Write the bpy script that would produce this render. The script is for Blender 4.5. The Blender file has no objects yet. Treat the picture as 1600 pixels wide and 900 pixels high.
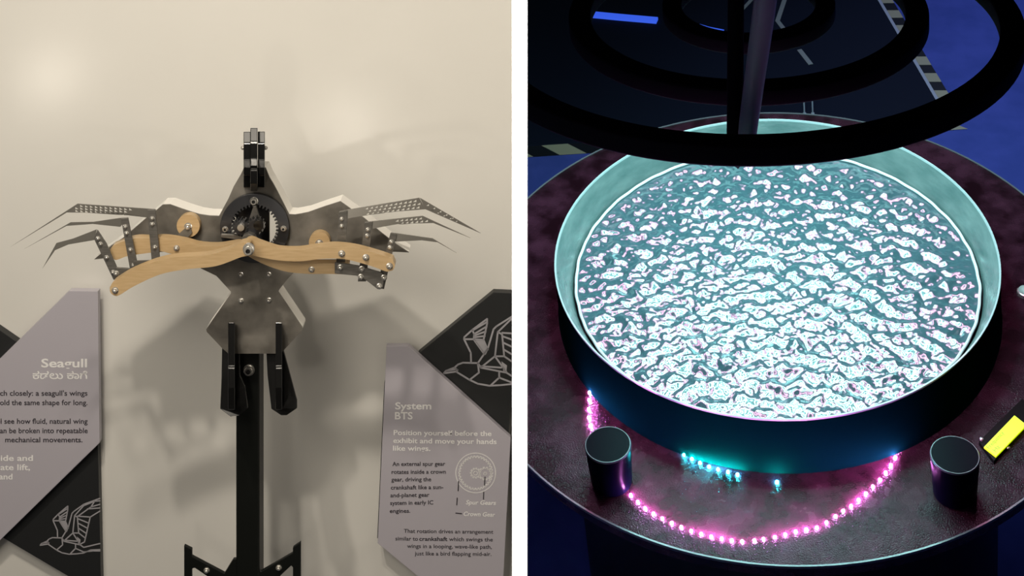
import bpy, bmesh, math, random
import numpy as np
from mathutils import Vector, Matrix
from mathutils.geometry import tessellate_polygon

random.seed(7)
rng = np.random.default_rng(11)
scene = bpy.context.scene
COL = scene.collection

# ------------------------------------------------------------------ camera
# World: z up, origin at the centre of the tank rim, metres.
F, CX, CY = 2400.0, 800.0, -400.0            # focal length and principal point, in pixels of 1600x900
S = 0.5                                      # radius of the tank rim
ROT = Matrix(((0.9597158719, 0.2601204516, -0.1062205058),
              (0.0, 0.3780461555, 0.9257867488),
              (0.2809723210, -0.8884922369, 0.3628168958)))   # world -> camera axes
CAMPOS = Vector((0.8337073, -5.68045525, 4.81898012)) * S
CAMM = Matrix.Translation(CAMPOS) @ ROT.transposed().to_4x4()
cd = bpy.data.cameras.new('camera')
cam = bpy.data.objects.new('camera', cd); COL.objects.link(cam)
cam.matrix_world = CAMM
cd.sensor_width = 36.0; cd.lens = F / 1600 * 36
cd.shift_y = -(450 - CY) / 1600.0
cd.clip_start = 0.05; cd.clip_end = 60
scene.camera = cam
vs = scene.view_settings
vs.view_transform = 'Standard'; vs.look = 'None'; vs.gamma = 1.0; vs.exposure = 0.0
vs.use_curve_mapping = False

# ------------------------------------------------------------------ world and lamps
w = bpy.data.worlds.new('world'); scene.world = w; w.use_nodes = True
w.node_tree.nodes['Background'].inputs[0].default_value = (0.55, 0.6, 0.8, 1)
w.node_tree.nodes['Background'].inputs[1].default_value = 0.004

WALL_D = 2.4                                 # the display wall stands this far along the lens axis

def spot(name, loc, target, power, color, angle, radius, blend=0.5, scale=(1, 1, 1)):
    l = bpy.data.lights.new(name, 'SPOT'); l.energy = power; l.color = color
    l.spot_size = math.radians(angle); l.spot_blend = blend; l.shadow_soft_size = radius
    o = bpy.data.objects.new(name, l); COL.objects.link(o)
    o.location = loc; d = Vector(target) - Vector(loc)
    o.rotation_euler = d.to_track_quat('-Z', 'Y').to_euler(); o.scale = scale
    return o

def wf(x, y, z):                             # display-wall frame -> world
    return CAMM @ Vector((x, y, z))

WARM = (1.0, 0.905, 0.765)
spot('gallery_spot_a', wf(-0.66, 0.80, -1.15), wf(-0.52, -0.86, -2.4), 50, WARM, 88, 0.035, 0.9)
spot('gallery_spot_b', wf(-0.42, 0.92, -1.12), wf(-0.48, -0.90, -2.4), 36, WARM, 88, 0.05, 0.9)
spot('added_fill_flood', wf(-0.78, 0.18, -0.75), wf(-0.46, -0.86, -2.4), 50, WARM, 84, 0.40, 1.0)  # added soft fill, no such lamp seen, lightening the bird's shadows
for i, (x, y, p) in enumerate(((-1.08, -0.78, 2.2), (-0.375, -0.89, 1.6))):
    l = bpy.data.lights.new('gallery_lamp', 'POINT'); l.energy = p; l.color = WARM; l.shadow_soft_size = 0.03
    o = bpy.data.objects.new('gallery_lamp', l); COL.objects.link(o); o.location = wf(x, y, -1.2)
# added spot, no seen lamp, that whitens the end of the partition
ed = spot('edge_whitening_spot', wf(0.0065, 0.35, -0.9), wf(0.0065, -0.50, -1.3), 230, (1, 0.98, 0.95), 34, 0.006, 0.15, (0.08, 1, 1))
ed.rotation_euler = (CAMM.to_3x3() @ Matrix.Rotation(math.atan2(-0.85, 0.4), 3, 'X')).to_euler()
# blue stage lamp over the floor behind the tank
spot('blue_floor_lamp', (1.1, 2.9, 2.2), (0.85, 1.95, -0.94), 155, (0.5, 0.6, 1.0), 60, 0.15, 0.9)

# ------------------------------------------------------------------ helpers
def mat(name, base, rough=0.5, metal=0.0, spec=0.5, emit=None, estr=0.0, build=None, coat=0.0, ior=None, coat_rough=0.1):
    m = bpy.data.materials.new(name); m.use_nodes = True
    nt = m.node_tree; b = nt.nodes['Principled BSDF']
    b.inputs['Base Color'].default_value = (*base, 1)
    b.inputs['Roughness'].default_value = rough
    b.inputs['Metallic'].default_value = metal
    b.inputs['Specular IOR Level'].default_value = spec
    b.inputs['Coat Weight'].default_value = coat
    b.inputs['Coat Roughness'].default_value = coat_rough
    if ior: b.inputs['IOR'].default_value = ior
    if emit:
        b.inputs['Emission Color'].default_value = (*emit, 1)
        b.inputs['Emission Strength'].default_value = estr
    if build: build(nt, b)
    return m

def noise_color(c1, c2, scale, detail=4, lo=0.35, hi=0.65, stretch=(1, 1, 1), bump=0.0, bscale=None, rough=None, bdist=0.01):
    def f(nt, b):
        n, l = nt.nodes, nt.links
        tc = n.new('ShaderNodeTexCoord'); mp = n.new('ShaderNodeMapping'); mp.inputs['Scale'].default_value = stretch
        l.new(tc.outputs['Object'], mp.inputs[0])
        t = n.new('ShaderNodeTexNoise'); t.inputs['Scale'].default_value = scale; t.inputs['Detail'].default_value = detail
        l.new(mp.outputs[0], t.inputs[0])
        r = n.new('ShaderNodeValToRGB')
        r.color_ramp.elements[0].position = lo; r.color_ramp.elements[1].position = hi
        r.color_ramp.elements[0].color = (*c1, 1); r.color_ramp.elements[1].color = (*c2, 1)
        l.new(t.outputs[0], r.inputs[0]); l.new(r.outputs[0], b.inputs['Base Color'])
        if rough:
            mr = n.new('ShaderNodeMapRange'); mr.inputs[3].default_value = rough[0]; mr.inputs[4].default_value = rough[1]
            l.new(t.outputs[0], mr.inputs[0]); l.new(mr.outputs[0], b.inputs['Roughness'])
        if bump:
            t2 = n.new('ShaderNodeTexNoise'); t2.inputs['Scale'].default_value = bscale or scale; t2.inputs['Detail'].default_value = 3
            l.new(mp.outputs[0], t2.inputs[0])
            bp = n.new('ShaderNodeBump'); bp.inputs['Strength'].default_value = bump; bp.inputs['Distance'].default_value = bdist
            l.new(t2.outputs[0], bp.inputs['Height']); l.new(bp.outputs[0], b.inputs['Normal'])
    return f

M = {}
M['wall'] = mat('satin_offwhite_wall', (0.79, 0.775, 0.735), 0.21, spec=0.5,
                build=noise_color((0.775, 0.76, 0.72), (0.80, 0.785, 0.745), 3, bump=0.03, bscale=14, bdist=0.004))
M['white'] = mat('white_partition_paint', (0.66, 0.655, 0.64), 0.6)
M['lav'] = mat('lavender_print', (0.50, 0.475, 0.53), 0.45)
M['dark'] = mat('charcoal_print', (0.018, 0.019, 0.02), 0.5)
M['txt_w'] = mat('white_ink', (0.96, 0.95, 0.95), 0.5)
M['txt_k'] = mat('black_ink', (0.045, 0.04, 0.05), 0.5)
M['txt_g'] = mat('grey_ink', (0.40, 0.39, 0.42), 0.5)
M['core'] = mat('white_foam_board', (0.86, 0.84, 0.80), 0.6)
M['grey'] = mat('concrete_laminate', (0.2, 0.19, 0.18), 0.45, spec=0.35,
                build=noise_color((0.085, 0.078, 0.067), (0.215, 0.20, 0.178), 26, 8, 0.30, 0.72, bump=0.05, bscale=120, bdist=0.001))
M['wood'] = mat('birch_plywood', (0.5, 0.3, 0.12), 0.38,
                build=noise_color((0.50, 0.34, 0.17), (0.60, 0.43, 0.24), 45, 5, 0.25, 0.75, (1, 8, 8)))
M['steel'] = mat('brushed_dark_steel', (0.20, 0.19, 0.175), 0.42, 0.35,
                 build=noise_color((0.11, 0.105, 0.095), (0.17, 0.16, 0.147), 60, 2, 0.3, 0.7, (1, 6, 1)))
M['blade'] = mat('polished_feather_steel', (0.24, 0.228, 0.205), 0.27, 0.45)
M['chrome'] = mat('chrome', (0.66, 0.64, 0.60), 0.2, 0.72)
M['socket'] = mat('dark_socket', (0.02, 0.02, 0.02), 0.4)
M['black'] = mat('black_acrylic', (0.008, 0.008, 0.008), 0.16, spec=0.5)
M['satin'] = mat('satin_black_paint', (0.007, 0.008, 0.007), 0.42, spec=0.3)
M['gear'] = mat('dark_gear_metal', (0.07, 0.072, 0.08), 0.22, 0.6)
# tank side
M['floor'] = mat('blue_carpet', (0.07, 0.10, 0.42), 0.95, spec=0.1,
                 build=noise_color((0.06, 0.09, 0.38), (0.08, 0.11, 0.46), 9, bump=0.2, bscale=300, bdist=0.003))
M['mat'] = mat('dark_navy_rubber', (0.006, 0.009, 0.022), 0.8, spec=0.2)
M['table'] = mat('mottled_brown_metal', (0.05, 0.03, 0.03), 0.3, spec=0.22,
                 build=noise_color((0.009, 0.0022, 0.0042), (0.046, 0.014, 0.027), 17, 10, 0.38, 0.76, bump=0.9, bscale=340, bdist=0.0018, rough=(0.16, 0.36)))
M['trim'] = mat('pale_edge_trim', (0.075, 0.08, 0.088), 0.3)
M['tank_out'] = mat('dark_teal_tank_shell', (0.0003, 0.0085, 0.0068), 0.7, spec=0.0)
M['tank_in'] = mat('pale_wet_tank_wall', (0.12, 0.17, 0.165), 0.22, spec=0.5,
                   build=noise_color((0.042, 0.075, 0.073), (0.09, 0.125, 0.12), 12, 5, 0.3, 0.7, (1, 1, 3), bump=0.25, bscale=40, bdist=0.004))
M['rimedge'] = mat('clear_acrylic_edge', (0.22, 0.27, 0.27), 0.25)
M['glint'] = mat('painted_waterline_glint', (0.42, 0.44, 0.44), 0.15)
M['water'] = mat('rippled_water', (0.028, 0.062, 0.072), 0.17, spec=0.5, ior=2.2)
M['ring'] = mat('matte_black_ring', (0.004, 0.0045, 0.005), 0.75, spec=0.08)
M['tube'] = mat('grey_plastic_tube', (0.30, 0.42, 0.37), 0.4)
M['led_c'] = mat('cyan_white_led', (0.8, 0.9, 0.9), 0.4, emit=(0.42, 1.0, 0.96), estr=96)
M['led_p'] = mat('pink_led', (0.9, 0.7, 0.8), 0.4, emit=(1.0, 0.42, 0.72), estr=42)
M['dot_p'] = mat('magenta_led_reflection', (0.9, 0.6, 0.8), 0.4, emit=(1.0, 0.26, 1.0), estr=1300)  # emission imitates LED reflections, the table itself has no lamps
M['dot_c'] = mat('turquoise_led_reflection', (0.6, 0.9, 0.9), 0.4, emit=(0.03, 0.80, 1.0), estr=2200)
M['knob'] = mat('black_knob', (0.0006, 0.0009, 0.0028), 0.3, spec=0.015)
M['knobline'] = mat('knob_bevel_line', (0.03, 0.04, 0.045), 0.3, 0.2)
M['pcb'] = mat('black_circuit_board', (0.0008, 0.001, 0.0007), 0.4, spec=0.08)
M['lcd'] = mat('yellow_green_backlight', (0.4, 0.45, 0.02), 0.4, emit=(0.62, 0.86, 0.0), estr=1.05)
M['lcdtxt'] = mat('lcd_character', (0.12, 0.14, 0.01), 0.5, emit=(0.25, 0.33, 0.0), estr=0.9)
M['tape_p'] = mat('pale_tape_stripe', (0.42, 0.38, 0.26), 0.6)
M['tape_k'] = mat('dark_tape', (0.008, 0.009, 0.014), 0.6)
M['arrow'] = mat('grey_arrow_vinyl', (0.30, 0.31, 0.30), 0.6)
M['bluebar'] = mat('glowing_blue_bar', (0.05, 0.1, 0.4), 0.4, emit=(0.035, 0.10, 0.72), estr=1.0)  # emissive blue for the flat bars on the mat
M['strip'] = mat('aluminium_edge_strip', (0.45, 0.47, 0.55), 0.5)

def tag(o, label, cat, group=None, kind=None):
    if label: o['label'] = label
    if cat: o['category'] = cat
    if group: o['group'] = group
    if kind: o['kind'] = kind
    return o

def mesh_from(name, verts, faces, m, smooth=False, mats=None, fmat=None):
    me = bpy.data.meshes.new(name)
    me.from_pydata([tuple(v) for v in verts], [], faces)
    bm = bmesh.new(); bm.from_mesh(me)
    bmesh.ops.recalc_face_normals(bm, faces=bm.faces[:]); bm.to_mesh(me); bm.free()
    for k in (mats or [m]): me.materials.append(M[k])
    if smooth:
        for p in me.polygons: p.use_smooth = True
        me.set_sharp_from_angle(angle=math.radians(40))
    return me

def link(name, me, parent=None, loc=None):
    o = bpy.data.objects.new(name, me); COL.objects.link(o)
    if parent is not None: o.parent = parent
    if loc is not None: o.location = loc
    return o

# --- display-wall things: local axes are those of the wall (x right, y up, z out of the wall)
def W(px, py, d):                            # photo point at distance d in front of the wall, wall frame
    dep = WALL_D - d
    return Vector(((px - CX) / F * dep, -(py - CY) / F * dep, -dep))

BASE = {}
def wall_root(name, px, py, d, label, cat, group=None):
    o = bpy.data.objects.new(name, None); COL.objects.link(o); o.empty_display_size = 0.05
    b = W(px, py, d); o.matrix_world = CAMM @ Matrix.Translation(b)
    BASE[o.name] = b; tag(o, label, cat, group)
    return o

def prism(loops, thick, m, bevel=0.0):
    """loops: 3-D outlines (outer first, then holes), extruded by -thick along local z"""
    tri = tessellate_polygon([[Vector((p.x, p.y, 0)) for p in l] for l in loops])
    flat = [p for l in loops for p in l]; n = len(flat)
    verts = [tuple(p) for p in flat] + [(p.x, p.y, p.z - thick) for p in flat]
    faces = [tuple(t) for t in tri] + [tuple(n + i for i in reversed(t)) for t in tri]
    k = 0
    for l in loops:
        c = len(l)
        for i in range(c):
            a, b = k + i, k + (i + 1) % c
            faces.append((a, b, n + b, n + a))
        k += c
    return verts, faces

def plate(name, parent, root, loops, d, thick, m, bevel=0.0, smooth=False):
    """flat plate from photo outlines; loops may hold (px,py) or (px,py,d)"""
    b = BASE[root.name]
    L = [[W(p[0], p[1], p[2] if len(p) > 2 else d) - b for p in l] for l in loops]
    v, f = prism(L, thick, m)
    me = mesh_from(name, v, f, m, smooth)
    o = link(name, me, parent)
    if bevel:
        mod = o.modifiers.new('bevel', 'BEVEL'); mod.width = bevel; mod.segments = 2
        mod.limit_method = 'ANGLE'; mod.angle_limit = math.radians(50)
    return o

def circ(cx, cy, r, n=48, a0=0):
    return [(cx + r * math.cos(a0 + 2 * math.pi * i / n), cy + r * math.sin(a0 + 2 * math.pi * i / n)) for i in range(n)]

def gear_loop(cx, cy, r0, r1, teeth):
    out = []
    for i in range(teeth):
        for k, r in ((0.0, r0), (0.28, r0), (0.42, r1), (0.72, r1), (0.86, r0)):
            a = 2 * math.pi * (i + k) / teeth
            out.append((cx + r * math.cos(a), cy + r * math.sin(a)))
    return out

def smooth_loop(pts, sub=5, closed=True):
    """Catmull-Rom through photo points"""
    n = len(pts); out = []
    for i in range(n if closed else n - 1):
        p0, p1, p2, p3 = (pts[(i - 1) % n], pts[i], pts[(i + 1) % n], pts[(i + 2) % n])
        if not closed:
            p0 = pts[max(i - 1, 0)]; p3 = pts[min(i + 2, n - 1)]
        for k in range(sub):
            t = k / sub
            out.append(tuple(0.5 * (2 * p1[j] + (p2[j] - p0[j]) * t + (2 * p0[j] - 5 * p1[j] + 4 * p2[j] - p3[j]) * t * t
                                    + (3 * p1[j] - p0[j] - 3 * p2[j] + p3[j]) * t ** 3) for j in (0, 1)))
    if not closed: out.append(tuple(pts[-1]))
    return out

def lathe(profile, n=32, axis_close=True):
    verts, faces = [], []
    for r, z in profile:
        for i in range(n):
            a = 2 * math.pi * i / n; verts.append((r * math.cos(a), r * math.sin(a), z))
    for j in range(len(profile) - 1):
        for i in range(n):
            k = (i + 1) % n
            faces.append((j * n + i, j * n + k, (j + 1) * n + k, (j + 1) * n + i))
    if axis_close:
        if profile[0][0] > 1e-6: faces.append(tuple(range(n - 1, -1, -1)))
        if profile[-1][0] > 1e-6: faces.append(tuple((len(profile) - 1) * n + i for i in range(n)))
    return verts, faces

def hexcap():
    """washer + hex nut + domed stud, unit radius, axis +z"""
    v, f = lathe([(1.25, 0), (1.25, 0.22), (1.0, 0.26)], 16)
    v2, f2 = lathe([(0.98, 0.26), (0.98, 0.75), (0.86, 0.9)], 6)
    v3, f3 = lathe([(0.8, 0.85), (0.74, 1.15), (0.5, 1.42), (0.2, 1.52), (0.0, 1.54)], 16)
    o = len(v); v += v2; f += [tuple(i + o for i in t) for t in f2]
    o = len(v); v += v3; f += [tuple(i + o for i in t) for t in f3]
    return mesh_from('bolt', v, f, 'chrome', True)
def socketcap():
    v, f = lathe([(1.3, 0), (1.3, 0.2), (1.0, 0.24), (1.0, 1.0), (0.9, 1.12), (0.55, 1.12)], 20, False)
    me = mesh_from('socket_bolt', v, f, 'chrome', True)
    return me
def socketdark():
    v, f = lathe([(0.55, 1.12), (0.55, 0.5), (0.0, 0.5)], 6, False)
    return mesh_from('hex_socket', v, f, 'socket')
HEX, SOC, SOCD = hexcap(), socketcap(), socketdark()

def bolt(parent, root, px, py, d, rpx, name='bolt', socket=False):
    o = link(name, SOC if socket else HEX, parent, W(px, py, d) - BASE[root.name])
    r = rpx / F * (WALL_D - d); o.scale = (r, r, r)
    if socket:
        s = link('hex_socket', SOCD, o)
    return o

def edge_plate(name, parent, root, px0, px1, prof, m, bevel=0.0008):
    """plate standing edge-on to the viewer: profile of (py, d), between photo columns px0..px1"""
    b = BASE[root.name]; dm = sum(p[1] for p in prof) / len(prof)
    x0 = (px0 - CX) / F * (WALL_D - dm); x1 = (px1 - CX) / F * (WALL_D - dm)
    pts = [W(0, p[0], p[1]) for p in prof]; zm = dm - WALL_D
    n = len(pts)
    verts = [(x0 * p.z / zm - b.x, p.y - b.y, p.z - b.z) for p in pts] + [(x1 * p.z / zm - b.x, p.y - b.y, p.z - b.z) for p in pts]   # turned a little towards the viewer
    tri = tessellate_polygon([[Vector((p.z, p.y, 0)) for p in pts]])
    faces = [tuple(t) for t in tri] + [tuple(n + i for i in reversed(t)) for t in tri]
    faces += [(i, (i + 1) % n, n + (i + 1) % n, n + i) for i in range(n)]
    o = link(name, mesh_from(name, verts, faces, m), parent)
    if bevel:
        mod = o.modifiers.new('bevel', 'BEVEL'); mod.width = bevel; mod.segments = 2; mod.limit_method = 'ANGLE'; mod.angle_limit = math.radians(40)
    return o

def text_mesh(body, bold=0.0, shear=0.0):
    c = bpy.data.curves.new('lettering', 'FONT'); c.body = body; c.offset = bold; c.shear = shear
    c.resolution_u = 3
    o = bpy.data.objects.new('lettering', c)
    me = bpy.data.meshes.new_from_object(o)
    bpy.data.objects.remove(o); bpy.data.curves.remove(c)
    return me

def lettering(parent, root, body, x0, x1, base_l, cap_px, d, m, bold=0.0, base_r=None, shear=0.0, capref=None):
    """one printed line: spans photo columns x0..x1, on a baseline, capitals cap_px high"""
    base_r = base_l if base_r is None else base_r
    me = text_mesh(body, bold, shear)
    n = len(me.vertices); co = np.empty(n * 3); me.vertices.foreach_get('co', co); co = co.reshape(-1, 3)
    a, z = co[:, 0].min(), co[:, 0].max()
    u = (co[:, 0] - a) / (z - a)
    px = x0 + u * (x1 - x0)
    cap = capref or 0.69
    py = base_l + u * (base_r - base_l) - co[:, 1] / cap * cap_px
    b = BASE[root.name]; out = np.empty_like(co); dep = WALL_D - d
    out[:, 0] = (px - CX) / F * dep - b.x; out[:, 1] = -(py - CY) / F * dep - b.y; out[:, 2] = -dep - b.z
    me.vertices.foreach_set('co', out.ravel()); me.update()
    me.materials.clear(); me.materials.append(M[m])
    return link('lettering', me, parent)

def strokes(name, parent, root, lines, width, d, m, fills=(), thick=0.0004):
    b = BASE[root.name]; verts, faces = [], []
    for ln in lines:
        for (p, q) in zip(ln[:-1], ln[1:]):
            dx, dy = q[0] - p[0], q[1] - p[1]; L = math.hypot(dx, dy)
            if L < 1e-6: continue
            nx, ny = -dy / L * width / 2, dx / L * width / 2
            ex, ey = dx / L * width * 0.3, dy / L * width * 0.3
            k = len(verts)
            for (x, y) in ((p[0] - ex + nx, p[1] - ey + ny), (q[0] + ex + nx, q[1] + ey + ny), (q[0] + ex - nx, q[1] + ey - ny), (p[0] - ex - nx, p[1] - ey - ny)):
                verts.append(W(x, y, d) - b)
            faces.append((k, k + 1, k + 2, k + 3))
    for fl in fills:
        k = len(verts)
        for (x, y) in fl: verts.append(W(x, y, d) - b)
        faces.append(tuple(range(k, k + len(fl))))
    me = bpy.data.meshes.new(name); me.from_pydata([tuple(v) for v in verts], [], faces); me.materials.append(M[m])
    return link(name, me, parent)

# --- tank-side helpers (world coordinates)
def at(px, py, z):                           # photo point on the horizontal plane at height z
    d = CAMM.to_3x3() @ Vector(((px - CX) / F, -(py - CY) / F, -1.0))
    t = (z - CAMPOS.z) / d.z
    return CAMPOS + d * t

def empty(name, loc, label, cat, group=None):
    o = bpy.data.objects.new(name, None); COL.objects.link(o); o.location = loc; o.empty_display_size = 0.05
    tag(o, label, cat, group); return o

def slab(pts, z0, z1, origin):
    """horizontal slab from plan points (world) between heights"""
    n = len(pts); o = Vector(origin)
    v = [(p[0] - o.x, p[1] - o.y, z1 - o.z) for p in pts] + [(p[0] - o.x, p[1] - o.y, z0 - o.z) for p in pts]
    tri = tessellate_polygon([[Vector((p[0], p[1], 0)) for p in pts]])
    f = [tuple(t) for t in tri] + [tuple(n + i for i in reversed(t)) for t in tri]
    f += [(i, (i + 1) % n, n + (i + 1) % n, n + i) for i in range(n)]
    return v, f

def tube(path, r, n=14, taper=None):
    verts, faces = [], []
    for i, p in enumerate(path):
        t = (path[min(i + 1, len(path) - 1)] - path[max(i - 1, 0)]).normalized()
        a = t.cross(Vector((0, 1, 0.2))).normalized(); b = t.cross(a)
        rr = r if taper is None else r + (taper - r) * i / (len(path) - 1)
        for k in range(n):
            an = 2 * math.pi * k / n; verts.append(p + (a * math.cos(an) + b * math.sin(an)) * rr)
    for i in range(len(path) - 1):
        for k in range(n):
            j = (k + 1) % n; faces.append((i * n + k, i * n + j, (i + 1) * n + j, (i + 1) * n + k))
    faces.append(tuple(range(n))); faces.append(tuple((len(path) - 1) * n + k for k in range(n)))
    return verts, faces

Z_TAB = -0.2767 * S
Z_WAT = -0.1413 * S
Z_FLOOR = Z_TAB - 0.80

# ================================================================== SETTING
v, f = slab([(-4, -4), (5, -4), (5, 9), (-4, 9)], Z_FLOOR - 0.05, Z_FLOOR, (0, 0, 0))
tag(link('floor', mesh_from('floor', v, f, 'floor')), 'blue carpet floor around the water tank', None, kind='structure')

def floor_y(x, z):                           # wall-frame y where the floor is, below (x, z)
    n = CAMM.to_3x3().transposed() @ Vector((0, 0, 1))
    return (Z_FLOOR - CAMPOS.z - n.x * x - n.z * z) / n.y

def wall_box(name, x0, x1, y1, z0, z1, m, label):
    vs_ = []
    for (x, z) in ((x0, z0), (x1, z0), (x1, z1), (x0, z1)):
        vs_.append((x, floor_y(x, z), z)); vs_.append((x, y1, z))
    fs = [(0, 2, 3, 1), (2, 4, 5, 3), (4, 6, 7, 5), (6, 0, 1, 7), (1, 3, 5, 7), (0, 6, 4, 2)]
    c = Vector((x0 + x1, 0, z0 + z1)) / 2; c.y = floor_y(c.x, c.z)
    me = mesh_from(name, [Vector(p) - c for p in vs_], fs, m)
    o = link(name, me); o.matrix_world = CAMM @ Matrix.Translation(c)
    return tag(o, label, None, kind='structure')
wall_box('wall_left', -1.7, 0.0, 1.15, -WALL_D - 0.05, -WALL_D, 'wall', 'glossy cream display wall behind the mechanical bird')
PT = 24.0 / F * 1.3  # made-up partition fills the white gap and keeps gallery light off the tank
wall_box('wall_added_partition', 0.0, PT, 1.15, -WALL_D - 0.05, -1.3, 'white', 'added white partition filling the gap between bird wall and water tank')

# ================================================================== MECHANICAL BIRD
bird = wall_root('mechanical_bird', 397, 553, 0.17,
                 'mechanical seagull with grey body, wooden wing arms and steel feathers, on a black post', 'sculpture')
BF = 0.188                                   # front of the grey face, from the wall
outline = [(381, 262), (415, 262), (421, 277), (427, 287), (433, 298), (439, 310), (451.7, 335),
           (461, 335.5), (470, 334), (482, 331.5), (506, 323), (531.7, 314.7), (546, 325), (570, 341.7), (591, 359.6), (618, 381), (639, 394.5), (617, 393.4),
           (560, 395), (505, 399), (478, 411), (456.4, 428.4), (447.5, 438), (436, 453), (435, 456), (472, 511), (472.4, 515), (442, 549), (438, 552.5),
           (357, 552.5), (347, 544), (323, 518.5), (322.2, 514.5), (360.5, 459), (361, 456), (338, 431), (314, 419.6), (295, 404), (262, 393), (180, 399), (160, 404), (147, 405.4), (158, 396),
           (178, 381), (192, 372), (206, 360), (228, 341), (243.7, 329), (254, 320), (265.4, 319.6), (292, 329), (311, 334.8), (327, 337.2), (342, 337.7), (357, 310), (365, 291.5), (377, 271)]
hole = circ(397.5, 357, 44, 48)
core = plate('body', bird, bird, [outline, hole], BF - 0.0025, 0.034, 'core')
core['label'] = 'thick white board edge of the body'
face = plate('face_plate', bird, bird, [outline, hole], BF, 0.0025, 'grey')
face['label'] = 'grey concrete-look front face'
# crown gear in the chest
crown = plate('crown_gear', bird, bird, [circ(397.5, 357, 54, 72), gear_loop(397.5, 357, 37.5, 33.5, 40)], BF + 0.007, 0.007, 'gear', 0.0006)
crown['label'] = 'dark ring gear with inner teeth'
plate('gear_backplate', bird, bird, [[(368, 318), (412, 316), (421, 324), (421, 394), (372, 396), (369, 352)]], 0.166, 0.004, 'gear')
g1 = plate('spur_gear', bird, bird, [gear_loop(376, 356, 11, 14, 14), circ(376, 356, 3, 12)], 0.212, 0.012, 'gear', 0.0004)
g2 = plate('spur_gear', bird, bird, [gear_loop(399, 354, 11, 14, 14), circ(399, 354, 3, 12)], 0.214, 0.012, 'gear', 0.0004)
plate('gear_hub', g2, bird, [circ(404, 352, 8, 24)], 0.222, 0.008, 'black', 0.0008)
plate('gear_hub', g1, bird, [circ(376, 356, 5.5, 20)], 0.220, 0.008, 'chrome', 0.0008)
plate('crank_arm', bird, bird, [[(396, 322), (400, 322), (406.5, 346), (388, 346)]], 0.203, 0.005, 'steel', 0.0008)
plate('crank_arm', bird, bird, [[(345, 366), (370, 367), (384, 372), (384, 378), (366, 374), (345, 371)]], 0.205, 0.006, 'steel', 0.0008)
bolt(bird, bird, 397, 314, BF + 0.007, 5.0, 'bolt', True)
bolt(bird, bird, 352, 358, BF + 0.007, 3.6, 'bolt', True)
bolt(bird, bird, 443, 357, BF + 0.007, 3.6, 'bolt', True)
for (x, y) in ((376, 429), (420, 429), (376.5, 470), (420, 469)):
    bolt(bird, bird, x, y, BF, 3.6)
# wooden pivot discs
for (x, y, r) in ((294, 353, 18), (499, 379, 16.5)):
    dsc = plate('pivot_disc', bird, bird, [circ(x, y, r, 40)], BF + 0.012, 0.012, 'wood', 0.0012, True)
    bolt(dsc, bird, x, y + 1, BF + 0.012, 5.0, 'nut')
plate('lock_tab', bird, bird, [[(278, 367), (289, 357), (298, 357), (300, 364), (294, 371)]], BF + 0.015, 0.002, 'grey')

# wooden wing arms
def arm(up, lo, d, thick):
    return plate('wing_arm', bird, bird, [smooth_loop(up, 5, False) + smooth_loop(lo, 5, False)], d, thick, 'wood', 0.0012, True)
arm([(388, 384), (380, 380), (372, 379.5), (360, 381.5), (338, 384.5), (311, 383), (288, 377), (266, 373), (250, 372), (234, 373), (212, 372.5), (192, 377.5), (176, 384)],
    [(172, 390), (179, 406), (200, 400), (234, 395), (252, 392.8), (270, 397), (302, 400), (330, 404), (360, 400), (389, 390)], 0.224, 0.018)     # rear left
arm([(388, 380), (421.7, 398), (446, 407), (470, 411.7), (523, 411.7), (545, 412)],
    [(545, 429), (513, 428), (483, 428), (450, 425), (421.7, 416.7), (398, 406), (388, 400)], 0.232, 0.018)          # rear right
arm([(398, 400), (421.7, 405), (446.7, 408), (473, 408), (503, 404.5), (538, 405), (576, 414.5), (601, 423.5), (607, 424.3)],
    [(613.5, 422.5), (617, 416), (615, 409), (609, 403), (570, 391), (546.7, 386), (521.7, 383.8), (496.7, 386), (466.7, 390.5), (438, 390), (421.7, 386), (403, 379.5), (392, 375), (384, 376.5), (378.5, 384), (380, 394), (388, 399.5)], 0.250, 0.018)   # front right
arm([(390, 381), (384, 378.5), (374.5, 380.5), (352.8, 391), (319.6, 399), (273.4, 402), (248.8, 407), (230, 413), (200, 426), (176, 441)],
    [(171.5, 449), (172.5, 457), (179, 462), (187, 461), (210, 447), (250, 429), (290, 421), (331, 417), (352.8, 411), (376, 402), (390, 399.5)], 0.272, 0.018)   # front left
plate('hub_bracket', bird, bird, [[(376, 375), (380, 368), (388, 365), (396, 368), (401, 377), (394, 379), (383, 379)]], 0.225, 0.012, 'steel', 0.001)
hubb = bolt(bird, bird, 388.5, 390.5, 0.274, 6.6, 'hub_bolt', True)
plate('washer', bird, bird, [circ(388.5, 389, 9.2, 32)], 0.2745, 0.0025, 'chrome', 0.0005)

# steel struts and feathers
def tri_holes(P0, P1, Q0, Q1, u0, u1, nu, rows, size):
    out = []
    for i in range(nu):
        for r in range(rows):
            u = u0 + (u1 - u0) * (i + 0.5 * (r % 2) + 0.3) / nu
            vv = (r + 0.75) / (rows + 0.5)
            if u > u1: continue
            a = [P0[k] + (P1[k] - P0[k]) * u for k in (0, 1)]; b = [Q0[k] + (Q1[k] - Q0[k]) * u for k in (0, 1)]
            h = math.hypot(a[0] - b[0], a[1] - b[1]); s = min(size, h / (rows + 0.5) * 0.95)
            c = [a[k] + (b[k] - a[k]) * vv for k in (0, 1)]
            sg = 1 if P1[0] > P0[0] else -1
            out.append([(c[0] - s * 0.75 * sg, c[1] + s * 0.34), (c[0] + s * 0.5 * sg, c[1] - s * 0.48), (c[0] + s * 0.5 * sg, c[1] + s * 0.34)])
    return out

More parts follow.
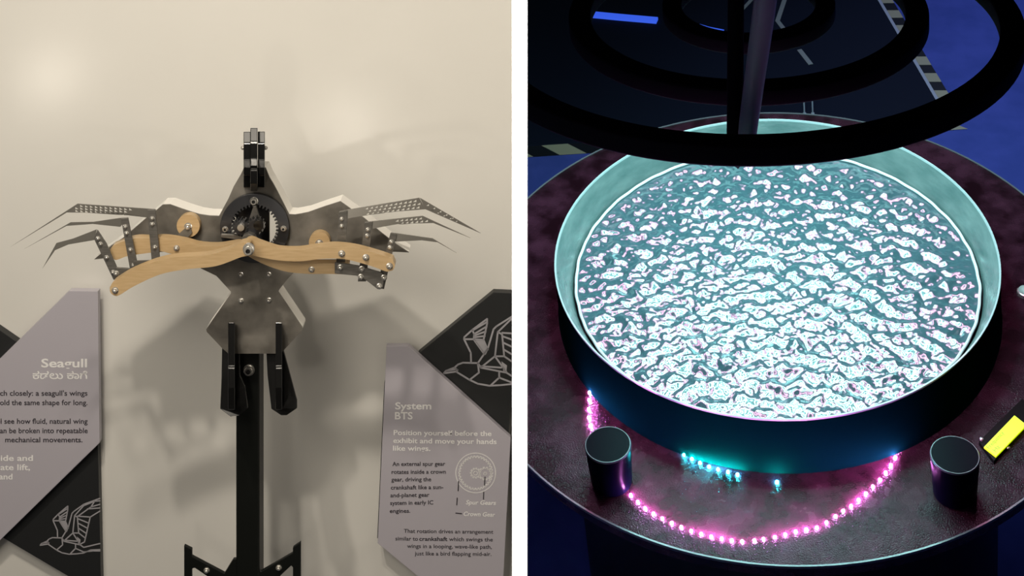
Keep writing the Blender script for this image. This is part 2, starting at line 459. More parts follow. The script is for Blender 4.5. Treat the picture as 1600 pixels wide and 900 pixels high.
def feather(A, B, d, strut, bolts, holesA=(), holesB=(), lower=None):
    fe = plate('feather', bird, bird, [A] + list(holesA), d, 0.0016, 'blade')
    plate('feather_tip', fe, bird, [B] + list(holesB), d + 0.0004, 0.0014, 'blade')
    st = plate('strut', bird, bird, [strut], d + 0.002, 0.0024, 'steel', 0.0005)
    for (x, y) in bolts: bolt(st, bird, x, y, d + 0.002, 2.9)
    return st
DL, DR = 0.228, 0.2255
feather([(243, 327), (121, 318.5), (104.5, 332), (190, 333), (230, 340)], [(121, 318.5), (16, 386), (104.5, 332)], DL,
        [(230, 328), (243, 327.5), (250, 407), (237, 409)], [(238, 341), (238, 350), (242, 386)],
        tri_holes((243, 327), (121, 318.5), (230, 340), (108, 332), 0.28, 0.97, 11, 3, 4.6))
feather([(200, 340), (186, 341), (146, 346.8), (110, 347.6), (104, 353), (145, 350), (188, 354.5)], [(110, 347.6), (38, 389), (104, 353)], DL + 0.003,
        [(189, 342), (200, 340.5), (216, 420), (203, 421)], [(196, 354), (198, 364), (204, 390), (209, 414)])
feather([(151, 358.6), (114, 373), (88, 380), (86, 391), (107, 382), (148, 375)], [(88, 380), (66, 420), (86, 391)], DL + 0.006,
        [(147, 374), (152, 359), (166, 380), (184, 421), (186, 440), (177, 437)], [(153.6, 372.6), (157.6, 381), (167, 402), (177, 425)])
feather([(531, 330.5), (542, 328), (655, 309.2), (664.6, 327), (591, 333), (542, 341.7)], [(656, 309.2), (751, 364.5), (664.6, 327)], DR,
        [(529.5, 331), (543, 329), (538.5, 424), (524.5, 424)], [(534, 342), (534, 353)],
        tri_holes((542, 328), (655, 309.2), (542, 341.7), (664, 327), 0.25, 0.97, 11, 3, 4.8),
        tri_holes((656, 311), (751, 364.5), (663, 325), (751, 364.5), 0.08, 0.6, 5, 2, 3.6))
feather([(570.7, 347), (660.4, 337.5), (677, 348.5), (622, 350), (581, 357.5)], [(660.4, 337.5), (735, 372), (677, 348.5)], DR + 0.002,
        [(569.6, 347.5), (582, 346), (572, 440), (559, 440)], [(575, 358.6), (574, 368)],
        tri_holes((570, 347), (660.4, 337.5), (575, 357), (675, 348.5), 0.5, 0.97, 6, 2, 4.6))
feather([(611, 363.5), (676, 372.7), (683.6, 378.6), (659, 375.5), (618, 377.6)], [(676, 372.7), (713.5, 395.5), (683.6, 378.6)], DR + 0.004,
        [(610, 364), (620, 366), (600, 452), (588, 450)], [(612, 377.6), (609.7, 386.5)])
# dark link plates joining the struts
plate('link', bird, bird, [[(523, 410), (545, 413), (560, 415.5), (596, 426), (601, 432), (598, 449), (590, 452), (572, 438), (557, 431), (523, 427.5)]], 0.236, 0.003, 'steel', 0.0005)
plate('link', bird, bird, [[(181, 418), (208, 420), (208, 427), (186, 432)]], 0.239, 0.003, 'steel', 0.0005)
plate('link', bird, bird, [[(208, 408), (240, 407), (240, 415), (208, 420)]], 0.239, 0.003, 'steel', 0.0005)
for (x, y, d) in ((534, 396, 0.250), (571.8, 402, 0.250), (608.7, 415.6, 0.250), (180, 453.5, 0.272)):
    bolt(bird, bird, x, y, d, 4.3)
for (x, y, d) in ((531.7, 417.7, 0.236), (565.4, 420, 0.236), (564, 432.5, 0.236), (600, 433.5, 0.236), (593, 447, 0.236), (486.7, 421, 0.232), (276, 387.5, 0.224), (182, 427, 0.240)):
    bolt(bird, bird, x, y, d, 3.9)

# head: three black plates standing edge-on
for (a, b_, prof) in ((380.5, 391.5, [(206, 0.19), (206, 0.222), (223, 0.228), (224, 0.246), (250, 0.250), (262, 0.272), (273, 0.270), (274, 0.255), (293, 0.250), (293, 0.19)]),
                      (391.2, 402.4, [(200, 0.19), (200, 0.232), (221, 0.240), (223, 0.252), (248, 0.256), (259, 0.278), (264, 0.276), (266, 0.286), (287, 0.284), (298.5, 0.262), (298.5, 0.19)]),
                      (402.8, 413.8, [(205.5, 0.19), (205.5, 0.222), (223, 0.228), (224, 0.246), (250, 0.250), (262, 0.272), (273, 0.270), (274, 0.255), (293, 0.250), (293, 0.19)])):
    edge_plate('head_plate', bird, bird, a, b_, prof, 'black')
for x in (379.5, 415): bolt(bird, bird, x, 231, 0.225, 2.6, 'pin')
# legs and tail feathers below the body
for (a, b_) in ((356.4, 367), (430.6, 440.8)):
    edge_plate('leg_plate', bird, bird, a, b_, [(506, 0.189), (504, 0.205), (572, 0.222), (575, 0.232), (606, 0.240), (640, 0.236), (640, 0.205), (552, 0.189)], 'black')
plate('tail_feather', bird, bird, [[(347, 540, 0.17), (374, 540, 0.17), (375, 587, 0.183), (383, 604, 0.187), (387, 638, 0.196), (374, 649, 0.199), (360, 651, 0.2), (344, 639, 0.196), (346, 590, 0.184)]], 0.19, 0.004, 'black', 0.0006)
plate('tail_feather', bird, bird, [[(415.5, 540, 0.17), (441, 540, 0.17), (464, 626, 0.193), (464, 638, 0.196), (448, 649, 0.199), (439, 649, 0.199), (424, 639, 0.196), (418, 587, 0.183)]], 0.19, 0.004, 'black', 0.0006)

# ================================================================== DISPLAY STAND
fy = floor_y(W(388, 900, 0.10).x, -WALL_D + 0.10)
stand = wall_root('display_stand', 388, 900, 0.10, 'black square post with angular bracket holding up the mechanical bird', 'stand')
b = BASE[stand.name]
xa, xb = W(368.5, 700, 0.152).x, W(405.5, 700, 0.152).x
yt, yb_ = W(0, 440, 0.152).y, fy
za, zb = -WALL_D + 0.152, -WALL_D + 0.112
vv = [(x - b.x, y - b.y, z - b.z) for z in (za, zb) for (x, y) in ((xa, yb_), (xb, yb_), (xb, yt), (xa, yt))]
po = link('post', mesh_from('post', vv, [(0, 1, 2, 3), (7, 6, 5, 4), (0, 4, 5, 1), (1, 5, 6, 2), (2, 6, 7, 3), (3, 7, 4, 0)], 'satin'), stand)
mod = po.modifiers.new('bevel', 'BEVEL'); mod.width = 0.003; mod.segments = 3
bolt(stand, stand, 389, 578, 0.152, 7.0, 'bolt', True)
plate('bracket', stand, stand, [[(287.5, 852), (299.7, 858), (299.7, 869), (350.6, 896), (364.4, 873.6), (370, 873), (370, 935), (345, 935), (330, 905), (304, 887.5), (299.7, 889), (299.7, 960), (287.5, 960)]], 0.150, 0.006, 'satin', 0.001)
plate('bracket', stand, stand, [[(469.8, 847), (457.5, 855.6), (457.5, 864), (407.5, 893), (403, 890), (403, 935), (430, 935), (438, 900), (455, 884), (457.5, 887), (457.5, 960), (469.8, 960)]], 0.150, 0.006, 'satin', 0.001)
for (x, y) in ((323, 891), (435.6, 887)): bolt(stand, stand, x, y, 0.150, 3.8)

# ================================================================== EXHIBIT SIGNS
def Z5(p): return (640 + p[0] / 4.5, 440 + p[1] / 4.5)
GULL = [[(240, 645), (255, 628), (315, 605), (340, 583), (375, 570), (430, 572), (480, 573)],
        [(240, 645), (330, 632), (338, 622), (325, 615), (262, 626)], [(315, 605), (338, 622)],
        [(330, 635), (420, 690), (480, 718), (560, 732), (640, 728), (720, 720), (800, 690), (903, 687)],
        [(480, 573), (488, 640), (420, 692)],
        [(432, 568), (430, 500), (408, 455), (383, 405), (385, 390), (440, 340), (545, 262), (545, 295), (520, 410)],
        [(383, 405), (450, 405), (520, 410), (550, 480)], [(440, 340), (455, 370), (450, 405), (525, 510)],
        [(445, 342), (543, 285)], [(455, 368), (542, 315)], [(455, 380), (536, 350)], [(454, 392), (530, 382)],
        [(550, 470), (480, 573), (500, 605), (680, 640), (720, 665), (903, 627)],
        [(530, 510), (550, 470), (590, 335), (610, 315), (720, 245), (898, 187)],
        [(500, 605), (600, 525), (620, 355), (650, 370), (665, 525), (600, 525), (680, 635)],
        [(620, 355), (720, 258), (840, 215), (898, 210)], [(650, 360), (792, 369), (898, 311)], [(840, 215), (800, 270), (655, 362)],
        [(800, 270), (898, 245)], [(760, 290), (898, 280)],
        [(655, 385), (780, 430)], [(660, 430), (765, 480)], [(663, 478), (750, 530)], [(665, 525), (738, 575)],
        [(792, 369), (729, 612), (680, 635)], [(500, 595), (645, 605)], [(630, 640), (630, 675), (575, 725)],
        [(630, 675), (720, 710), (820, 700), (903, 700)]]
GFILL = [[(450, 405), (515, 415), (550, 480), (525, 510)], [(645, 560), (685, 590), (680, 635), (660, 635)]]
def gull(parent, root, fx, xmax, width, d):
    lines = []
    for ln in GULL:
        cur = []
        for i, p in enumerate(ln):
            q = fx(Z5(p))
            if q[0] <= xmax: cur.append(q)
            else:
                if cur:
                    r = cur[-1]; t = (xmax - r[0]) / (q[0] - r[0]); cur.append((xmax, r[1] + (q[1] - r[1]) * t))
                break
        if len(cur) > 1: lines.append(cur)
    return strokes('seagull_drawing', parent, root, lines, width, d, 'txt_g', [[fx(Z5(p)) for p in fl] for fl in GFILL])

sgl = wall_root('exhibit_sign', 100, 800, 0.0, 'lavender and black angular sign headed Seagull in English and Kannada', 'sign', 'exhibit signs flanking the bird')
bk = plate('backing_panel', sgl, sgl, [[(-120, 433), (27, 534.5), (152, 650), (158.3, 931), (4, 840), (-120, 767)]], 0.016, 0.0155, 'dark', 0.0006)
bk['label'] = 'black panel with grey seagull line drawing'
gull(bk, sgl, lambda p: (62.7 + (p[0] - 693.3) * 0.638, 852 + (p[1] - 583.3) * 0.72), 156.3, 1.9, 0.0163)
tp = plate('text_panel', sgl, sgl, [[(108, 454.5), (153, 455), (155.6, 692), (-60, 903), (-120, 903), (-120, 679)]], 0.030, 0.0135, 'lav', 0.0006)
tp['label'] = 'lavender panel with lettering'
DT = 0.0304
for (s, x0, x1, y, c, m, bo) in (
        ('Seagull', 64.4, 136, 573.8, 13.0, 'txt_w', 0.021), ('ಕಡಲು ಕಾಗೆ', 51, 136.7, 592, 10.5, 'txt_w', 0.016),
        ("ch closely: a seagull's wings", 0, 136.7, 618.2, 8.0, 'txt_k', 0.014), ('old the same shape for long.', 0, 136.7, 632.9, 8.0, 'txt_k', 0.014),
        ('l see how fluid, natural wing', 1, 137, 662, 8.0, 'txt_k', 0.014), ('an be broken into repeatable', 0, 137, 676.7, 8.0, 'txt_k', 0.014),
        ('mechanical movements.', 8, 129, 691, 8.0, 'txt_k', 0.014),
        ('ide and', 1, 51.5, 720, 8.8, 'txt_w', 0.019), ('ate lift,', 0.5, 47, 734.4, 8.8, 'txt_w', 0.019), ('and', -1.5, 19.5, 749, 8.8, 'txt_w', 0.019)):
    lettering(tp, sgl, s, x0, x1, y, c, DT, m, bo)

sgr = wall_root('exhibit_sign', 700, 800, 0.0, 'lavender and black angular sign headed System BTS with gear diagram', 'sign', 'exhibit signs flanking the bird')
bk = plate('backing_panel', sgr, sgr, [[(771, 456.7), (799.6, 458), (799.6, 606), (794, 690), (700, 640), (653.3, 553.3)]], 0.016, 0.0155, 'dark', 0.0006)
bk['label'] = 'black panel with grey seagull line drawing'
gull(bk, sgr, lambda p: p, 799.4, 2.7, 0.0163)
tp = plate('text_panel', sgr, sgr, [[(603.9, 540.6), (638, 540.6), (798, 684.5), (786.7, 900), (785, 960), (720, 960), (652, 900), (590, 849)]], 0.030, 0.012, 'lav', 0.0006)
tp['label'] = 'lavender panel with lettering and gear diagram'
plate('spacer', sgr, sgr, [[(608, 575), (660, 600), (775, 700), (770, 900), (660, 890), (598, 846)]], 0.018, 0.0178, 'core')
plate('edge_strip', sgr, sgr, [[(600.4, 597.5), (602, 597.5), (592, 841), (589.4, 841)]], 0.0285, 0.010, 'satin')
for (s, x0, x1, y, c, m, bo, yr, sh) in (
        ('System', 617.4, 674, 639.4, 10.6, 'txt_w', 0.021, None, 0), ('BTS', 617, 644.8, 655, 11, 'txt_w', 0.021, None, 0),
        ('Position yourself before the', 615, 768, 679.5, 7.6, 'txt_w', 0.019, 681.2, 0), ('exhibit and move your hands', 614.4, 776, 692, 7.6, 'txt_w', 0.019, 693.8, 0),
        ('like wings.', 614, 672.5, 704, 7.6, 'txt_w', 0.019, 704.4, 0),
        ('An external spur gear', 613, 695.6, 728, 6.2, 'txt_k', 0.016, 727.6, 0), ('rotates inside a crown', 611.8, 696.7, 740.4, 6.2, 'txt_k', 0.016, 740, 0),
        ('gear, driving the', 611.5, 673.8, 752.3, 6.2, 'txt_k', 0.016, 751.8, 0), ('crankshaft like a sun-', 610.7, 692.7, 764.8, 6.2, 'txt_k', 0.016, 764, 0),
        ('and-planet gear', 610, 671, 777, 6.2, 'txt_k', 0.016, 776, 0), ('system in early IC', 609.6, 677, 789, 6.2, 'txt_k', 0.016, 788, 0), ('engines.', 609, 641, 801.4, 6.2, 'txt_k', 0.016, 801, 0),
        ('Spur Gears', 727.8, 775, 788, 6.6, 'txt_w', 0.019, 789, 0.2), ('Crown Gear', 724.4, 773.8, 806, 6.6, 'txt_w', 0.019, 807.4, 0.2),
        ('That rotation drives an arrangement', 631, 770.7, 832.5, 6.0, 'txt_k', 0.01, 834, 0),
        ('similar to', 617.8, 653, 844.3, 6.0, 'txt_k', 0.01, 844.8, 0), ('crankshaft', 655, 699, 844.8, 6.0, 'txt_k', 0.02, 845.2, 0), ('which swings the', 701.5, 770, 845.2, 6.0, 'txt_k', 0.01, 846, 0),
        ('wings in a looping, wave-like path,', 636, 768.4, 856, 6.0, 'txt_k', 0.01, 857.4, 0), ('just like a bird flapping mid-air.', 648, 767.8, 867.6, 6.0, 'txt_k', 0.01, 868.6, 0)):
    lettering(tp, sgr, s, x0, x1, y, c, DT, m, bo, yr, sh)
def closed(l): return list(l) + [l[0]]
strokes('gear_diagram', tp, sgr, [closed(circ(743.3, 739, 31, 56)), closed(gear_loop(743.3, 739, 26.6, 24, 34)),
        closed(gear_loop(743, 739.3, 6, 8, 11)), closed(circ(743, 739.3, 3, 12)), closed(gear_loop(758, 740, 8, 10.2, 12)), closed(circ(758, 740, 2.4, 12))], 1.4, DT, 'txt_w')
for ln in ([(716.5, 752), (715.8, 767)], [(714.4, 778), (713.7, 789)], [(712, 801.7), (721.5, 802.6)], [(757.8, 745.5), (757, 758)], [(755.8, 769), (755.4, 780)]):
    strokes('leader_line', tp, sgr, [ln], 1.5, DT + 0.0002, 'txt_k')

# ================================================================== WATER TANK TABLE
table = empty('round_table', (0, 0, Z_FLOOR), 'round mottled brown metal table ringed by a pale edge, carrying the water tank', 'table')
RT = 1.4397 * S
v, f = lathe([(RT - 0.012, Z_TAB - 0.03), (RT - 0.002, Z_TAB - 0.028), (RT - 0.002, Z_TAB - 0.001), (RT - 0.004, Z_TAB), (0.0, Z_TAB)], 160)
link('table_top', mesh_from('table_top', v, f, 'table', True), table, (0, 0, -Z_FLOOR))
v, f = lathe([(RT - 0.004, Z_TAB - 0.0045), (RT + 0.0015, Z_TAB - 0.0045), (RT + 0.0015, Z_TAB + 0.0015), (RT - 0.0022, Z_TAB + 0.0015), (RT - 0.0022, Z_TAB)], 160, False)
link('edge_trim', mesh_from('edge_trim', v, f, 'trim', True), table, (0, 0, -Z_FLOOR))
v, f = lathe([(0.50, Z_FLOOR), (0.50, Z_TAB - 0.03)], 64)
link('plinth', mesh_from('plinth', v, f, 'satin', True), table, (0, 0, -Z_FLOOR))

tank = empty('water_tank', (0, 0, Z_TAB), 'large round open tank with pale inner wall, full of rippling water', 'tank')
RW = 0.9094 * S
v, f = lathe([(S + 0.004, Z_TAB + 0.0005), (S + 0.001, Z_TAB + 0.01), (S, -0.004)], 160, False)
link('outer_shell', mesh_from('outer_shell', v, f, 'tank_out', True), tank, (0, 0, -Z_TAB))
v, f = lathe([(S, -0.004), (S, 0.0), (S - 0.0035, 0.0), (S - 0.0045, -0.004)], 160, False)
link('rim', mesh_from('rim', v, f, 'rimedge', True), tank, (0, 0, -Z_TAB))
v, f = lathe([(S - 0.0045, -0.004), (S - 0.012, -0.018), (RW + 0.012, Z_WAT + 0.012), (RW + 0.004, Z_WAT - 0.02), (RW + 0.002, Z_TAB + 0.004), (0, Z_TAB + 0.004)], 160, False)
link('inner_wall', mesh_from('inner_wall', v, f, 'tank_in', True), tank, (0, 0, -Z_TAB))
v, f = [], []  # white ring painting in the LED reflections along the wet water edge
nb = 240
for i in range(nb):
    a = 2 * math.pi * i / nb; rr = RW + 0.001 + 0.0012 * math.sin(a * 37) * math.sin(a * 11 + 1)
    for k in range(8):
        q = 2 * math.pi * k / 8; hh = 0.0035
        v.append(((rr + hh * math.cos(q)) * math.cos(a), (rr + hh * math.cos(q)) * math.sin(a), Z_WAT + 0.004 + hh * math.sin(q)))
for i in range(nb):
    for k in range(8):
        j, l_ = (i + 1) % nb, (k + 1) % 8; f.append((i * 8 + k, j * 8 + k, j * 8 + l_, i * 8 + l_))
link('waterline_glint', mesh_from('waterline_glint', v, f, 'glint', True), tank, (0, 0, -Z_TAB))

# water: random wave field on a polar grid
NG = 420
g = np.linspace(-1, 1, NG); U, V = np.meshgrid(g, g, indexing='ij')
mx = np.maximum(np.abs(U), np.abs(V)) + 1e-9; ln_ = np.sqrt(U * U + V * V) + 1e-9
bl = mx ** 4                                  # square grid eased into a disc
kx = (1 - bl) * 0.72 + bl * (mx / ln_) 
X = U * kx * RW; Y = V * kx * RW; Rg = np.sqrt(X * X + Y * Y)
Hh = np.zeros_like(X)
for i in range(110):
    lam = rng.uniform(0.018, 0.062); k = 2 * np.pi / lam; th = rng.normal(np.pi / 2, 0.95); ph = rng.uniform(0, 2 * np.pi)
    Hh += np.sin(k * (X * np.cos(th) + Y * np.sin(th)) + ph + 1.5 * np.sin(4 * X + 3 * Y * (i % 3) + i)) * lam * rng.uniform(0.5, 1.0)
Hh = Hh / Hh.std(); H2 = np.zeros_like(X)
for i in range(50):
    lam = rng.uniform(0.010, 0.019); k = 2 * np.pi / lam; th = rng.normal(np.pi / 2, 1.0)
    H2 += np.sin(k * (X * np.cos(th) + Y * np.sin(th)) + rng.uniform(0, 6.28) + 2.5 * np.sin(9 * X - 7 * Y * (i % 4) + i)) * lam
Hh = Hh + 0.15 * H2 / H2.std()
Hh = np.sign(Hh) * np.abs(Hh) ** 1.15
AMP = 0.0021
Zg = Z_WAT + AMP * Hh * np.clip((RW - Rg) / 0.02, 0.15, 1)
verts = np.stack([X, Y, Zg - Z_WAT], -1).reshape(-1, 3)
idx = np.arange(NG * NG).reshape(NG, NG)
fq = np.stack([idx[:-1, :-1], idx[1:, :-1], idx[1:, 1:], idx[:-1, 1:]], -1).reshape(-1, 4)
me = bpy.data.meshes.new('water'); me.from_pydata(verts.tolist(), [], fq.tolist()); me.materials.append(M['water'])
me.polygons.foreach_set('use_smooth', [True] * len(me.polygons)); me.update()
wat = link('water', me, None, (0, 0, Z_WAT))
tag(wat, 'rippling turquoise water filling the round tank', 'water')

# ================================================================== HANGING RINGS
RINGS = [((-0.076, 0.005, 1.2), 1.112, 0.142), ((-0.067, 0.073, 1.2), 0.722, 0.128), ((-0.063, 0.125, 1.2), 0.332, 0.099)]
fr = empty('hanging_ring_frame', (-0.035, 0.03, 0.6), 'three concentric black rings hanging over the tank on a dark post and grey tube', 'light fitting')
FO = Vector(fr.location)
def ring_frame(c, tilt):
    return Matrix.Translation(Vector(c) * S - FO) @ Matrix.Rotation(-tilt, 4, 'X')
LEDM = ('led_p', 'led_c', 'led_c')
for ri, (c, r, tilt) in enumerate(RINGS):
    r *= S; hw, hh = (0.0255, 0.021) if ri == 0 else (0.024, 0.019) if ri == 1 else (0.021, 0.017)
    sec = []; fl = 0.006
    for (qx, qz, q0) in ((1, 1, 0), (-1, 1, 90), (-1, -1, 180), (1, -1, 270)):
        for k in range(5):
            q = math.radians(q0 + 22.5 * k); sec.append((qx * (hw - fl) + fl * math.cos(q), qz * (hh - fl) + fl * math.sin(q)))
    v, f = [], []; n = 120
    for i in range(n):
        a = 2 * math.pi * i / n
        for (dr, dz) in sec: v.append(((r + dr) * math.cos(a), (r + dr) * math.sin(a), dz))
    for i in range(n):
        for k in range(20):
            j, l_ = (i + 1) % n, (k + 1) % 20; f.append((i * 20 + k, j * 20 + k, j * 20 + l_, i * 20 + l_))
    o = link('ring', mesh_from('ring', v, f, 'ring', True), fr); o.matrix_local = ring_frame(c, tilt)
    lw = 0.013 if ri == 0 else 0.0165 if ri == 1 else 0.014
    v, f = lathe([(r - lw, -hh - 0.0001), (r + lw, -hh - 0.0001)], 96, False)
    s_ = link('light_strip', mesh_from('light_strip', v, f, LEDM[ri]), o)
    s_['label'] = 'pink light strip under the ring' if ri == 0 else 'cyan light strip under the ring'
# dark post and grey tube rising from the near side of the big ring
def ring_pt(ri, ang, dz=0.0):
    c, r, tilt = RINGS[ri]
    return (ring_frame(c, tilt) @ Vector((r * S * math.cos(ang), r * S * math.sin(ang), dz)))
def cam_pt(px, py, dep):                     # point at a depth, in the frame's own coordinates
    return CAMM @ Vector(((px - CX) / F * dep, -(py - CY) / F * dep, -dep)) - FO
base_dep = -(CAMM.inverted() @ (ring_pt(0, math.radians(-107)) + FO)).z
v, f = tube([cam_pt(1166, 226, base_dep), cam_pt(1170, 190, base_dep), cam_pt(1181, 110, base_dep - 0.02), cam_pt(1192, 30, base_dep - 0.05), cam_pt(1203, -60, base_dep - 0.09), cam_pt(1218, -200, base_dep - 0.15)], 0.0165, 18, 0.023)
link('support_tube', mesh_from('support_tube', v, f, 'tube', True), fr)
v, f = tube([cam_pt(1148, 226, base_dep + 0.03), cam_pt(1149, 110, base_dep + 0.03), cam_pt(1150, -10, base_dep + 0.02), cam_pt(1151, -200, base_dep)], 0.0155, 16)
link('support_post', mesh_from('support_post', v, f, 'ring', True), fr)
tipc = cam_pt(1152, 250, base_dep)
v, f = lathe([(0.009, 0.0), (0.006, -0.012), (0.0, -0.021)], 14)
link('nozzle', mesh_from('nozzle', v, f, 'ring', True), fr, tipc)
# spokes carrying the inner rings
for ri in (1, 2):
    for ang in (-107, 90):
        v, f = tube([ring_pt(ri - 1, math.radians(ang)), ring_pt(ri, math.radians(ang))], 0.008, 8)
        if ang == 90: link('spoke', mesh_from('spoke', v, f, 'ring', True), fr)

# ================================================================== THINGS ON THE TABLE
def knob(px, py, label, lean):
    base = at(px, py, Z_TAB)
    o = empty('control_knob', base, label, 'knob', 'control knobs on the table')
    r0, r1, h = 0.041, 0.0475, 0.098
    v, f = lathe([(r0, 0), (r0 + 0.001, 0.004), (r1 - 0.001, h - 0.004), (r1 - 0.003, h - 0.0008)], 48)
    link('knob_body', mesh_from('knob_body', v, f, 'knob', True), o)
    v, f = lathe([(r1 - 0.0012, h - 0.0044), (r1 - 0.0002, h - 0.0034), (r1 - 0.0018, h - 0.0004), (r1 - 0.003, h - 0.0004)], 48, False)
    link('bevel_ring', mesh_from('bevel_ring', v, f, 'knobline', True), o)
    v, f = lathe([(r1 - 0.003, h - 0.0006), (0, h - 0.0006)], 48, False)
    link('cap', mesh_from('cap', v, f, 'knob'), o)
    return o
knob(956, 751, 'black cylindrical knob between the pink reflection dots and the bird wall', 0)
knob(1492, 769, 'black cylindrical knob beside the yellow-green display', 0)

# glowing dots standing in for overhead LEDs mirrored in the table top
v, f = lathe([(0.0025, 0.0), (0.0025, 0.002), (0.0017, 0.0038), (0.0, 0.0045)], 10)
DOTP = mesh_from('led_reflection_dot', v, f, 'dot_p', True)
DOTC = mesh_from('led_reflection_dot', v, f, 'dot_c', True)
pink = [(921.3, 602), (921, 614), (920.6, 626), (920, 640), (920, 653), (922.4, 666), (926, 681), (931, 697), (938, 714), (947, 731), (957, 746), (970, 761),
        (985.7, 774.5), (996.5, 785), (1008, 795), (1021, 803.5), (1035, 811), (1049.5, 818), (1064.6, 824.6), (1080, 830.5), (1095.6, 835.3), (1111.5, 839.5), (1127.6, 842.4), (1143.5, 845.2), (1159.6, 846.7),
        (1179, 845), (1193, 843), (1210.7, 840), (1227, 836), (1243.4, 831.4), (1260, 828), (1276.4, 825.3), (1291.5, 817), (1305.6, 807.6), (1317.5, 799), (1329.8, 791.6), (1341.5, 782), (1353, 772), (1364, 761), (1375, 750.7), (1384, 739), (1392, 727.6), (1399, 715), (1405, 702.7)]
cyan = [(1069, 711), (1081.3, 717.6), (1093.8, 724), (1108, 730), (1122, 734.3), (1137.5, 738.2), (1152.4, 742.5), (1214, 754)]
def led_reflection_row(pts, me, label, skip=()):
    o = empty('led_reflection_row', at(*pts[len(pts) // 2], Z_TAB), label, 'lights')
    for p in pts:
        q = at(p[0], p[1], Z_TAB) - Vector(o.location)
        link('led_reflection_dot', me, o, q)
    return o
led_reflection_row(pink, DOTP, 'long curved row of pink LED reflections, built as glowing dots, along the front of the table')
led_reflection_row(cyan, DOTC, 'short row of turquoise LED reflections, built as glowing dots, close to the tank')

# small display
zb0 = Z_TAB
lc = empty('display_module', at(1570, 682, zb0), 'small yellow-green lit display on a black circuit board beside the knob', 'display')
LO = Vector(lc.location)
def quad_slab(pts, z0, z1): return slab([at(p[0], p[1], z1) for p in pts], z0, z1, LO)
v, f = quad_slab([(1529.5, 690), (1597, 623), (1622, 641), (1553, 720)], zb0, zb0 + 0.008)
link('circuit_board', mesh_from('circuit_board', v, f, 'pcb'), lc)
v, f = quad_slab([(1537.4, 698.4), (1585, 649), (1604, 664), (1556, 713)], zb0 + 0.008, zb0 + 0.012)
link('screen', mesh_from('screen', v, f, 'lcd'), lc)
def lcd_text(body, p0, p1, h):
    me = text_mesh(body, 0.0); n = len(me.vertices); co = np.empty(n * 3); me.vertices.foreach_get('co', co); co = co.reshape(-1, 3)
    z = zb0 + 0.0124
    A, B = at(*p0, z), at(*p1, z); dv = B - A; up = Vector((0, 0, 1)).cross(dv).normalized() * h
    a, e = co[:, 0].min(), co[:, 0].max()
    out = np.array([list(A + dv * ((c[0] - a) / (e - a)) + up * (c[1] / 0.69) - LO) for c in co])
    me.vertices.foreach_set('co', out.ravel()); me.update(); me.materials.clear(); me.materials.append(M['lcdtxt'])
    link('lettering', me, lc)
lcd_text('Frequency', (1546, 701.5), (1569.5, 676.5), 0.0085)
lcd_text('Hz', (1556, 706), (1563.5, 698.5), 0.0085)
v, f = lathe([(0.004, 0), (0.004, 0.004), (0.002, 0.005)], 12)
sme = mesh_from('screw', v, f, 'chrome', True)
for p in ((1575, 701), (1533.5, 692)): link('screw', sme, lc, at(*p, zb0) - LO + Vector((0, 0, 0.008 if p[0] < 1540 else 0)))
# clear push button on the right of the table
bt = empty('push_button', at(1601, 459, Z_TAB), 'small clear round button at the right side of the table', 'button')
v, f = lathe([(0.017, 0), (0.017, 0.008), (0.0145, 0.010)], 28)
link('bezel', mesh_from('bezel', v, f, 'chrome', True), bt)
v, f = lathe([(0.0145, 0.0095), (0.012, 0.014), (0.006, 0.017), (0, 0.018)], 28)
link('dome', mesh_from('dome', v, f, 'tube', True), bt)

# ================================================================== FLOOR BEHIND THE TANK
def gp(px, py): q = at(px, py, Z_FLOOR); return Vector((q.x, q.y))
A1, A2 = gp(1380, 8.6), gp(1469, 161)        # inner line of the right-hand tape
B1, B2 = gp(830, 229), gp(1500, 186)         # inner line of the front tape
def isect(p, d, q, e):
    den = d.x * e.y - d.y * e.x; t = ((q.x - p.x) * e.y - (q.y - p.y) * e.x) / den; return p + d * t
dA, dB = (A1 - A2).normalized(), (B1 - B2).normalized()
CORN = isect(A1, dA, B1, dB)
PL = [CORN, CORN + dA * 5.0, CORN + dA * 5.0 + dB * 3.6, CORN + dB * 3.6]
pc = Vector((sum(p.x for p in PL) / 4, sum(p.y for p in PL) / 4, Z_FLOOR))
v, f = slab(PL, Z_FLOOR, Z_FLOOR + 0.006, pc)
tag(link('floor_mat', mesh_from('floor_mat', v, f, 'mat'), None, pc), 'dark navy mat on the blue carpet behind the tank, edged with striped tape', 'mat')
def tape(start, d, out, length, width, label, n, slant):
    o = empty('hazard_tape', (start.x, start.y, Z_FLOOR), label, 'tape', 'hazard tapes round the dark mat')
    org = Vector((start.x, start.y, Z_FLOOR))
    P = [start, start + d * length, start + d * length + out * width, start + out * width]
    v, f = slab(P, Z_FLOOR, Z_FLOOR + 0.0015, org); link('tape_base', mesh_from('tape_base', v, f, 'tape_k'), o)
    st = length / n; me = None
    for i in range(n):
        if me is None:
            a = start + d * (st * 0.1); b2 = start + d * (st * 0.6); sh = d * (st * slant)
            v, f = slab([a, b2, b2 + out * width + sh, a + out * width + sh], Z_FLOOR + 0.0015, Z_FLOOR + 0.0022, org)
            me = mesh_from('stripe', v, f, 'tape_p')
        link('stripe', me, o, (d.x * st * i, d.y * st * i, 0))
    return o
outA = Vector((-dA.y, dA.x)); outA = outA if outA.dot(gp(1550, 100) - CORN) > 0 else -outA
outB = Vector((-dB.y, dB.x)); outB = outB if outB.dot(gp(1000, 400) - CORN) > 0 else -outB
wA = abs((gp(1485, 151.6) - A1).dot(outA)); wB = abs((gp(870, 243) - B1).dot(outB))
STP = (gp(1431, 92) - gp(1446.2, 118)).length
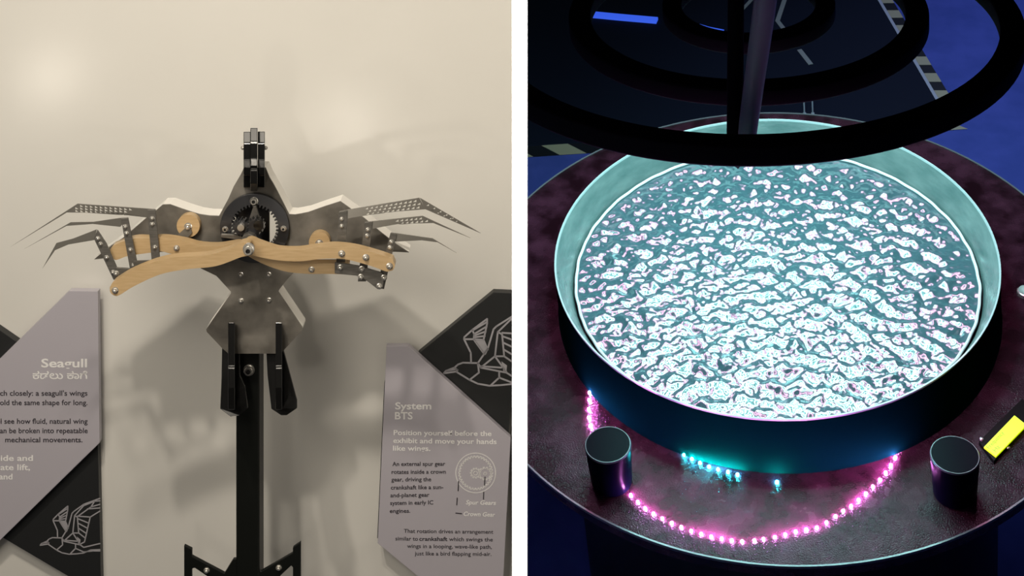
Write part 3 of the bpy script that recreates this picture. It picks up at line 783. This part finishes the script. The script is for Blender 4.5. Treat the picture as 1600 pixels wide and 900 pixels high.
v, f = slab([CORN + dA * 0.05, CORN + dA * 3.0, CORN + dA * 3.0 - outA * 0.012, CORN + dA * 0.05 - outA * 0.012], Z_FLOOR + 0.006, Z_FLOOR + 0.008, pc)
nA = 20
tpA = tape(CORN, dA, outA, STP * nA, wA, 'black and cream striped hazard tape running back along the right of the dark mat', nA, -0.1)
link('edge_strip', mesh_from('edge_strip', v, f, 'strip'), tpA, pc - Vector(tpA.location))
tape(CORN + dB * 0.0, dB, outB, 0.19 * 16, wB, 'black and cream striped hazard tape along the front of the dark mat', 16, -0.35)

def floor_mark(name, pts, wpx, label, cat, m, h=0.002, z0=0.006, group=None):
    """thick polyline laid on the mat, one flat piece"""
    ps = [gp(*p) for p in pts]; wd = wpx
    L_, R_ = [], []
    for i, p in enumerate(ps):
        t = (ps[min(i + 1, len(ps) - 1)] - ps[max(i - 1, 0)]).normalized(); nn = Vector((-t.y, t.x)) * wd / 2
        L_.append(p + nn); R_.append(p - nn)
    c = Vector((ps[0].x, ps[0].y, Z_FLOOR + z0))
    v, f = slab(L_ + R_[::-1], Z_FLOOR + z0, Z_FLOOR + z0 + h, c)
    return tag(link(name, mesh_from(name, v, f, m), None, c), label, cat, group)
floor_mark('floor_arrow', [(1149.5, 57), (1150, 28), (1178, -2)], 0.014, 'grey bent arrow mark on the dark mat left of the tube', 'marking', 'arrow', group='grey marks on the mat')
floor_mark('floor_arrow', [(1226, 2), (1215, 35), (1229, 53)], 0.018, 'grey bent arrow mark on the dark mat right of the tube', 'marking', 'arrow', group='grey marks on the mat')
floor_mark('floor_arrow', [(1249, 80), (1267, 103)], 0.018, 'short straight grey bar mark on the dark mat, nearest the tank', 'marking', 'arrow', group='grey marks on the mat')
floor_mark('blue_bar', [(918, 26), (970, 31), (1027, 36)], 0.032, 'glowing blue bar on the dark mat seen through the rings', 'light', 'bluebar', 0.012)
floor_mark('blue_bar', [(1088, 43), (1108, 49), (1131, 53.5)], 0.010, 'short thin glowing blue bar within the smallest ring', 'light', 'bluebar', 0.012)
for (px, ln) in ((1257, 'left'), (1270, 'right')):
    p = at(px, 178, Z_FLOOR + 0.006)
    v, f = lathe([(0.006, 0), (0.006, 0.004), (0.003, 0.006), (0.003, 0.10)], 10)
    tag(link('floor_rod', mesh_from('floor_rod', v, f, 'strip', True), None, p), 'thin grey upright rod behind the tank, ' + ln + ' of the pair', 'rod', 'thin rods behind the tank')
